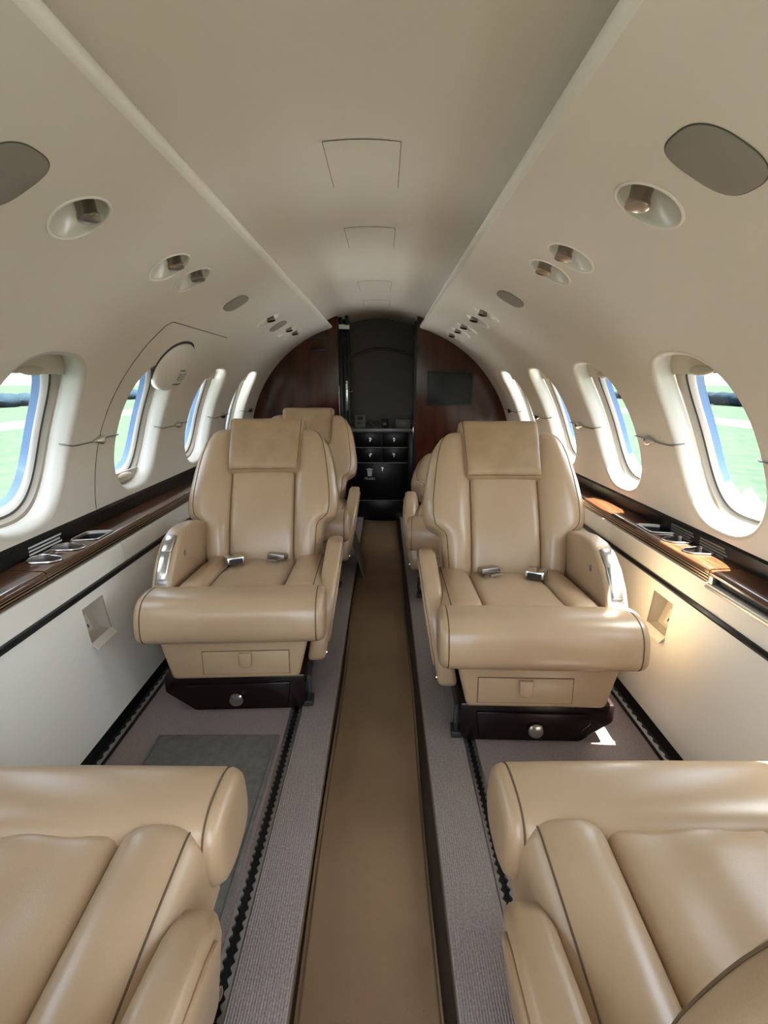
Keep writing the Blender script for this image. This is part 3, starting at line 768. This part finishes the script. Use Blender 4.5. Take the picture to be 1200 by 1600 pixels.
for x0, x1, z0, z1, lxx in ((-.205, -.018, .474, .576, -.101), (-.012, .172, .474, .576, .072), (-.205, -.018, .364, .468, -.101), (-.012, .172, .364, .468, .072)):
    d = obj('drawer', box(x0, x1, GY, GY + .014, z0, z1, .002), 'black', gal); latch(lxx, (z0 + z1) / 2 + .006, d)
td = obj('trash_door', box(-.205, .172, GY, GY + .014, .084, .358, .002), 'black', gal); latch(-.012, .318, td)
obj('kick_panel', box(-.205, .172, GY, GY + .014, DROP + .01, .078, .002), 'black', gal)
obj('side_stile', box(.176, .25, GY, GY + .014, DROP + .01, .58, .002), 'black', gal)
for z in (.471, .361, .081): obj('joint_line', box(-.205, .172, GY - .0012, GY, z - .0014, z + .0014), 'dull_steel', gal, smooth=False)
ic = join(box(-.128, -.082, GY - .0015, GY - .0002, .309, .315), box(-.115, -.095, GY - .0015, GY - .0002, .315, .319))
obj('bin_icon', ic, 'print_white', td, smooth=False)
for i in range(5):
    x = -.1215 + i * .0073; k = (x + .105) * .25
    obj('bin_icon_bar', prism([(x - k * 0, .306), (x + .0052, .306), (x + .0052 - k, .262), (x - k, .262)], 'y', GY - .0015, GY - .0002), 'print_white', td, smooth=False)
obj('lettering', text3d('TRASH', .026, (-.105, GY - .001, .243), (1, 0, 0), (0, 0, 1)), 'print_white', td, smooth=False)
ct = obj('countertop', box(-.36, .36, GY - .016, 4.195, .5835, .607, .004), 'counter', cat='countertop', label='grey galley countertop above the black drawers')
bagp = thing('paper_packet', 'small upright printed paper packet at the left end of the galley counter', 'packet', (-.17, 3.90, .607))
obj('packet', bevel(box(-.213, -.135, 3.88, 3.92, .607, .697), .006, 2), 'paper', bagp)
obj('badge', prism([(-.174 + .022 * math.cos(a * PI / 10), .672 + .014 * math.sin(a * PI / 10)) for a in range(20)], 'y', 3.8785, 3.8802), 'matte_black', bagp)
obj('print', join(*[box(-.195 + .010 * i, -.188 + .010 * i, 3.8785, 3.8802, .632, .642) for i in range(4)]), 'matte_black', bagp, smooth=False)
cup = thing('black_cup', 'small black cup with a pale mark in the middle of the galley counter', 'cup', (0, 3.90, .607))
obj('cup', lathe([(.018, 0), (.021, .004), (.024, .05), (.026, .056), (.024, .057), (.021, .05), (.019, .006), (.001, .005)], (.006, 3.90, .607), (0, 0, 1), 20), 'matte_black', cup)
obj('mark', box(-.006, .018, 3.8745, 3.8775, .622, .642), 'paper', cup, smooth=False)
bx_ = thing('tissue_box', 'flat grey carton at the right end of the galley counter', 'box', (.135, 3.93, .607))
obj('carton', bevel(box(.085, .195, 3.90, 3.96, .607, .665), .003, 2), 'paper', bx_); obj('print', box(.115, .165, 3.8985, 3.9002, .628, .645), 'counter', bx_, smooth=False)
gf = thing('eyeglasses', 'dark framed eyeglasses standing on the galley counter beside the packet', 'glasses', (-.08, 3.9, .607))
for cx in (-.098, -.052): obj('rim', tube([(cx + .019 * math.cos(a * PI / 8), 3.9, .632 + .021 * math.sin(a * PI / 8)) for a in range(16)], .0032, 6, True), 'matte_black', gf)
obj('bridge', tube([(-.079, 3.9, .64), (-.075, 3.897, .642), (-.071, 3.9, .64)], .0022), 'matte_black', gf)
for cx in (-.117, -.033): obj('temple', tube([(cx, 3.9, .64), (cx, 3.95, .638), (cx, 3.985, .616)], .0018), 'matte_black', gf)
sp_ = thing('coin_tray', 'small shiny metal dish on the front edge of the galley counter', 'dish', (.012, 3.80, .607))
obj('dish', lathe([(.012, 0), (.018, .003), (.020, .007), (.018, .0065), (.010, .003), (.0005, .003)], (.012, 3.81, .607), (0, 0, 1), 18), 'chrome', sp_)
sp_ = thing('coin_tray', 'second small shiny metal dish on the galley counter, right of the first', 'dish', (.068, 3.80, .607))
obj('dish', lathe([(.008, 0), (.013, .003), (.015, .006), (.013, .0055), (.008, .003), (.0005, .003)], (.068, 3.81, .607), (0, 0, 1), 18), 'chrome', sp_)
mk = thing('door_latch', 'round metal latch on the right jamb above the galley counter', 'latch', (.198, YB + .03, .66))
obj('ring', lathe([(.012, 0), (.022, .001), (.022, .006), (.016, .008), (.0005, .009)], (.1995, YB + .03, .675), (-1, -.3, 0), 18), 'chrome', mk)
obj('strike_plate', box(.1955, .2005, YB - .006, YB + .03, .57, .63, .001), 'chrome', mk)

# ------------------------------------------------------------------ armchairs
HW = [(0, .190), (.08, .204), (.165, .212), (.182, .220), (.195, .245), (.208, .259), (.235, .266), (.28, .266), (.36, .256), (.43, .244), (.48, .230), (.51, .213), (.53, .192), (.55, .160)]
CURVE = [(0, .512, .248), (.10, .530, .350), (.22, .575, .465), (.35, .642, .580), (.48, .722, .683), (.62, .815, .788)]
def make_seat(name, label, loc, rz, w, back_rot=0.0, skirt=False, lap=True):
    t = thing(name, label, 'armchair', loc, rz, 'tan leather cabin armchairs', world=False)
    X = lambda q: w * q
    def bx(q0, q1, *r, **k): return box(min(w * q0, w * q1), max(w * q0, w * q1), *r, **k)
    # pedestal
    ped = prism([(X(-.175), .001), (X(.130), .001), (X(.212), .062), (X(.212), .112), (X(-.188), .112), (X(-.188), .03)], 'y', .078, .50, .008, 2)
    pd = obj('pedestal', ped, 'dark_lacquer', t)
    dpan = prism([(X(-.135), .016), (X(.105), .016), (X(.150), .058), (X(.150), .088), (X(-.145), .092)], 'y', .070, .082, .004, 2)
    dw = obj('pedestal_drawer', dpan, 'dark_lacquer', pd)
    obj('drawer_knob', lathe([(.009, 0), (.010, .004), (.018, .007), (.020, .012), (.017, .017), (.008, .0195), (.0005, .020)], (X(.008), .071, .046), (0, -1, 0), 22), 'chrome', dw)
    # seat frame with drawer
    ap = prism([(X(-.172), .113), (X(.178), .113), (X(.212), .25), (X(-.205), .25)], 'y', .058, .52, .012, 3)
    fr = obj('seat_frame', ap, 'leather', t)
    obj('drawer_gap', bx(-.148, .092, .0572, .0584, .1285, .2005), 'thread', fr, smooth=False)
    d2 = obj('frame_drawer', bx(-.146, .090, .0555, .0585, .130, .1985, bv=.001), 'leather', fr)
    obj('pull_tab', prism([(X(-.046), .196), (X(-.010), .196), (X(-.012), .160), (X(-.02), .152), (X(-.036), .152), (X(-.044), .160)], 'y', .045, .057, .004, 2), 'leather', d2)
    # leg rest roll
    N = 40; prof = []
    for k in range(N):
        a = 2 * PI * k / N; c, q = math.cos(a), math.sin(a)
        py = .078 * math.copysign(abs(c) ** .72, c); pz = .084 * math.copysign(abs(q) ** .72, q)
        pz += .012 * (py / .078) * 0; prof.append((py, pz))
    def sec(x, k, kz=None):
        kz = kz or k
        return [(x, .080 + p[0] * k + .008 * (p[1] / .084), .3005 + p[1] * kz * .79) for p in prof]
    xs = []
    for x, k in ((-.250, .60), (-.249, .78), (-.245, .90), (-.238, .962), (-.232, .985), (-.228, .965), (-.222, .992), (-.15, 1.0), (0, 1.012), (.15, 1.0), (.222, .992), (.228, .965), (.232, .985), (.238, .962), (.245, .90), (.249, .78), (.250, .60)):
        xs.append(sec(x, k))
    lr = obj('leg_rest', loft(xs), 'leather', t, angle=60)
    for x in (-.228, .228): obj('piping', tube([(p[0], p[1], p[2]) for p in sec(x, .972)], .0016, 5, True), 'thread', lr)
    # cushion
    def zc(y): return .318 - .085 * (y - .12)
    def F3c(x, y, h): return Vector((x, y, zc(y) + h))
    yA, yB = .118, .560
    def panel(q0, q1, T, rl, rr, crown, thick, extra=None):
        P = lambda a, b: (X(q0 + (q1 - q0) * (a + 1) / 2), yA + (yB - yA) * (b + 1) / 2)
        return Pillow(P, q1 - q0, yB - yA, T, (rl, rr, .045, .03), crown, thick, F3c, 18, 24, extra)
    rp = random.Random(hash(label) % 1000)
    ph0 = rp.uniform(0, 6)
    wr = lambda a, b: .0032 * math.sin(5 * a + 3 * b + ph0) * math.cos(4 * b - 2 * a + ph0)
    pc = panel(-.122, .097, .034, (.016, .55), (.016, .55), .005, .03, wr)
    cu = obj('seat_cushion', pc.mesh(), 'leather', t)
    pa = panel(-.232, -.122, .047, .055, (.040, .42), .006, .09)
    o = obj('cushion_bolster', pa.mesh(), 'leather', cu)
    sm = [pa.surf(-.62, -1 + .03 + 1.9 * i / 30, .0004) for i in range(31)]
    obj('piping', tube(sm, .0015, 5), 'thread', o)
    pb = panel(.097, .186, .047, (.040, .42), .04, .006, .09)
    obj('cushion_bolster', pb.mesh(), 'leather', cu)
    obj('seat_seam', tube([pc.F3(X(-.122), yA + (yB - yA) * i / 20, .0165) for i in range(21)], .0024, 5), 'thread', cu)
    obj('seat_seam', tube([pc.F3(X(.097), yA + (yB - yA) * i / 20, .0165) for i in range(21)], .0024, 5), 'thread', cu)
    obj('cushion_base', bx(-.226, .182, .11, .55, .235, .30, bv=.01), 'leather', cu)
    # backrest
    cs = [tuple(p) for p in CURVE]
    ca, sa = math.cos(back_rot), math.sin(back_rot)
    def cpt(tt):
        y = lerp_tab([(c[0], c[1]) for c in sm_curve], tt); z = lerp_tab([(c[0], c[2]) for c in sm_curve], tt)
        dy, dz = y - .515, z - .265
        return .515 + dy * ca - dz * sa, .265 + dy * sa + dz * ca
    sm_curve = [tuple(v) for v in smoothpath(cs, 10)]
    def F3b(x, tt, h):
        y, z = cpt(tt); y2, z2 = cpt(tt + .012); y1, z1 = cpt(max(tt - .012, 0))
        ty, tz = y2 - y1, z2 - z1; l = math.hypot(ty, tz); ty /= l; tz /= l
        return Vector((x, y - tz * h, z + ty * h))
    hw = lambda tt: lerp_tab(HW, tt)
    T0, T1 = .0, .548
    CW = .112
    Pc = Pillow(lambda a, b: (a * CW, .0 + .53 * (b + 1) / 2), 2 * CW, .53, .038, ((.014, .55), (.014, .55), .03, .02), .004, .02, F3b, 18, 40)
    bk = obj('backrest', Pc.mesh(), 'leather', t)
    for sg in (1, -1):
        def Pw(a, b, sg=sg):
            tt = T0 + (T1 - T0) * (b + 1) / 2; return (sg * (CW + (hw(tt) - CW) * (a + 1) / 2), tt)
        pw = Pillow(Pw, .140, T1, .056, ((.055, .36), .062, .03, .05), .008, .02, F3b, 22, 76)
        wg = obj('back_wing', pw.mesh(), 'leather', bk, angle=60)
        obj('piping', tube([pw.surf(.62, -.93 + 1.88 * i / 60, .0003) for i in range(61)], .0015, 5), 'thread', wg)
        obj('back_seam', tube([F3b(sg * CW, .01 + .5 * i / 30, .0205) for i in range(31)], .0022, 5), 'thread', bk)
    Ps = Pillow(lambda a, b: (a * (hw(T1 * (b + 1) / 2) + .004), T1 * (b + 1) / 2), .5, T1, .095, (.05, .05, .03, .06), .01, -.004, lambda x, tt, h: F3b(x, tt, -h), 26, 76)
    obj('back_shell', Ps.mesh(), 'leather', bk, angle=60)
    # headrest
    Ph = Pillow(lambda a, b: (a * (.130 + .010 * (b + 1) / 2), .352 + .228 * (b + 1) / 2), .27, .228, .038, (.020, .020, .026, .034), .005, .05, lambda x, tt, h: F3b(x, tt, h + .030), 24, 24, lambda a, b: .0015 * math.sin(6 * a + ph0) * math.sin(5 * b))
    hr = obj('headrest', Ph.mesh(), 'headrest_leather', bk)
    rim = [Ph.surf(-.93, 1 - 1.93 * i / 16, .0004) for i in range(17)] + [Ph.surf(-.93 + 1.86 * i / 16, -.93, .0004) for i in range(1, 17)] + [Ph.surf(.93, -.93 + 1.93 * i / 16, .0004) for i in range(1, 17)]
    obj('piping', tube(rim, .0012, 5), 'thread', hr)
    # window-side armrest
    am = prism([(.56, .24), (.56, .44), (.47, .468), (.38, .482), (.31, .483), (.255, .470), (.205, .440), (.165, .40), (.138, .355), (.13, .30), (.14, .24)], 'x', X(.188), X(.246), .014, 4, 40)
    a1 = obj('armrest', am, 'leather', t, angle=50)
    path = [(.262, .472), (.235, .4595), (.205, .440), (.183, .419), (.165, .398), (.150, .374), (.143, .360)]
    def strip(i0, i1, q0, q1, up, th):
        pp = path[i0:i1 + 1]; rings = []
        for k, (y, z) in enumerate(pp):
            kk = i0 + k; p0 = path[max(kk - 1, 0)]; p1 = path[min(kk + 1, len(path) - 1)]
            ty, tz = p1[0] - p0[0], p1[1] - p0[1]; l = math.hypot(ty, tz); ny, nz = tz / l, -ty / l
            if nz < 0 and ny > 0: ny, nz = -ny, -nz
            if ny > 0: ny, nz = -ny, -nz
            e = .004
            rings.append([(X(q0), y + ny * up, z + nz * up), (X(q0 + e), y + ny * (up + th), z + nz * (up + th)), (X(q1 - e), y + ny * (up + th), z + nz * (up + th)), (X(q1), y + ny * up, z + nz * up)])
        return bevel(loft(rings), .0015, 1, 40)
    pln = obj('control_plate', strip(0, 6, .197, .237, -.004, .006), 'dull_steel', a1)
    obj('ashtray_lid', strip(0, 2, .201, .233, .0, .006), 'brushed_bright', pln)
    obj('recline_lever', strip(2, 5, .201, .233, .0, .007), 'brushed_bright', pln)
    obj('lock', lathe([(.0095, 0), (.0095, .002), (.006, .0025), (.005, .001), (.0005, .001)], (X(.1885), .275, .415), (-w, 0, 0), 16), 'dull_steel', a1)
    # stowed aisle armrest
    pl2 = [(.56, .31), (.555, .365), (.52, .392), (.47, .400), (.42, .392), (.34, .372), (.27, .350), (.225, .322), (.198, .27), (.185, .22), (.175, .17), (.160, .118), (.165, .10), (.19, .10), (.24, .135), (.36, .19), (.50, .25)]
    shr = lambda vf: ([(v[0] + X(.17) * (.40 - v[2]), v[1], v[2]) for v in vf[0]], vf[1])
    a2 = obj('aisle_armrest', shr(prism(pl2, 'x', X(-.288), X(-.234), .016, 4, 40)), 'leather', t, angle=50)
    obj('pivot_screw', lathe([(.008, 0), (.008, .004), (.004, .006), (.0005, .006)], (X(-.287 + .17 * .275), .18, .125), (-w, 0, 0), 14), 'chrome', a2)
    obj('arm_pad', shr(prism([(p[0] * .80 + .075, p[1] * .78 + .065) for p in pl2], 'x', X(-.294), X(-.286), .006, 2, 40)), 'leather', a2)
    # track fittings
    for q in (-.176,):
        obj('track_fitting', join(tube([(X(q - .018), .09, .10), (X(q - .022), .075, .06), (X(q - .014), .10, .012)], .006, 8), box(min(X(q - .03), X(q)), max(X(q - .03), X(q)), .085, .13, .002, .02, .003)), 'matte_black', pd)
    # lap belt
    if lap:
        def belt(q, yaw, buckle):
            y0 = .425 if buckle else .445; z0 = zc(y0) + .048
            M = Matrix.Translation((X(q), y0, z0)) @ Matrix.Rotation(yaw, 4, 'Z') @ Matrix.Rotation(-.10, 4, 'X') @ Matrix.Scale(1.35, 4)
            def mm(vf): return [M @ Vector(v) for v in vf[0]], vf[1]
            wv = obj('belt_webbing', mm(box(-.012, .012, .012, .085, -.004, .002, .0008)), 'dull_steel' if False else 'shade', t)
            if buckle:
                b = obj('buckle', mm(bevel(box(-.021, .021, -.030, .020, -.006, .012), .004, 2)), 'chrome', wv)
                obj('buckle_slot', mm(box(-.016, .016, -.0315, -.029, -.003, .008, .001)), 'matte_black', b)
            else:
                b = obj('tongue', mm(join(bevel(box(-.024, .024, -.010, .014, -.002, .011), .003, 2), tube([(-.016, -.008, .0), (-.014, -.034, .0), (.014, -.034, .0), (.016, -.008, .0)], .003, 6))), 'brushed', wv)
        belt(.082, -.45 * w, True); belt(-.062, .35 * w, False)
    if skirt:
        obj('skirt', bevel(loft([[(X(-.245), y, .14), (X(-.25), y, .14), (X(-.310), y, -.045), (X(-.303), y, -.055)] for y in (.34, .46, .60)]), .002, 1), 'flap_grey', t)
    return t
R = 'leather armchair facing the camera'
make_seat('cabin_armchair', 'tan leather armchair facing the camera on the right, with sunlit leg rest end', (.382, 1.12, 0), -1.7 * D2R, 1)
make_seat('cabin_armchair', 'tan leather armchair facing the camera on the left, above the grey foot mat', (-.408, 1.258, 0), 2.4 * D2R, -1)
make_seat('cabin_armchair', 'tan leather armchair on the left, half hidden behind the front left one', (-.402, 2.18, 0), 1.0 * D2R, -1, skirt=True)
make_seat('cabin_armchair', 'pale tan armchair on the right, mostly hidden behind the front right one', (.338, 2.04, 0), -6 * D2R, 1, back_rot=-38 * D2R)
make_seat('cabin_armchair', 'tan leather armchair turned away from the camera at the lower right corner', (.412, .718, 0), PI, -1, back_rot=15 * D2R, lap=False)
make_seat('cabin_armchair', 'tan leather armchair turned away from the camera at the lower left corner', (-.462, .708, 0), PI, 1, back_rot=0 * D2R, lap=False)

# ------------------------------------------------------------------ outside
obj('ground', ([(-900, -900, -1.35), (900, -900, -1.35), (900, 900, -1.35), (-900, 900, -1.35)], [(0, 1, 2, 3)]), 'grass', kind='structure', label='wide sunlit grass field outside the windows', smooth=False)
for s in (1, -1):
    x0, x1 = (s * 19, s * 23)
    obj('runway', box(min(x0, x1), max(x0, x1), -400, 600, -1.36, -1.34), 'runway', kind='structure', label='pale paved strip across the field on the %s' % SIDE[s], smooth=False)
    for k in range(9):
        yy = 24 + k * 15; hh = random.uniform(1.2, 1.6); xx = s * (38 + random.uniform(-1, 1))
        blobs = []
        for i in range(12):
            rr = random.uniform(.5, .62) * hh; c = (xx + random.uniform(-1, 1), yy - 5.2 + 10.4 * i / 11, -1.35 + rr * .75)
            blobs.append(ellipsoid(c, (rr, rr * 2.2, rr * .9), 10, 6))
        blobs.append(box(xx - .4, xx + .4, yy - .4, yy + .4, -1.36, -1.35 + .4 * hh))
        obj('hedge_bush', join(*blobs), 'foliage', cat='bush', group='far bushes %s' % SIDE[s], label='far low bluish bush line segment %s, number %s counting away from the camera' % (SIDE[s], ['one', 'two', 'three', 'four', 'five', 'six', 'seven', 'eight', 'nine'][k]))
pm = thing('field_post', 'thin grey marker post in the field outside the nearest right window', 'post', (17.0, 21.5, -1.35))
obj('pole', tube([(17, 21.5, -1.36), (17, 21.5, .35)], .12, 8), 'post', pm); obj('board', box(16.9, 17.1, 21.2, 21.8, -.2, .45, .02), 'post', pm)

for s in (1, -1):  # wings out of view, added and set high to bounce sunlight onto the ceiling
    def foil(x, c, y0, z0):
        return [(x, y0 + c * (1 - u), z0 + c * th_) for u, th_ in ((1, 0), (.9, .035), (.7, .06), (.4, .055), (.15, .025), (0, .002), (.2, -.01), (.6, -.025), (.92, -.02))]
    obj('wing', loft([foil(s * .98, 2.3, 1.95, -.20), foil(s * 2.5, 1.8, 2.4, -.12), foil(s * 6.5, .8, 3.4, .06)]), 'wing_white', cat='wing', label='unseen white aircraft wing outside the far %s windows, added to bounce sunlight onto the ceiling' % SIDE[s], angle=50)
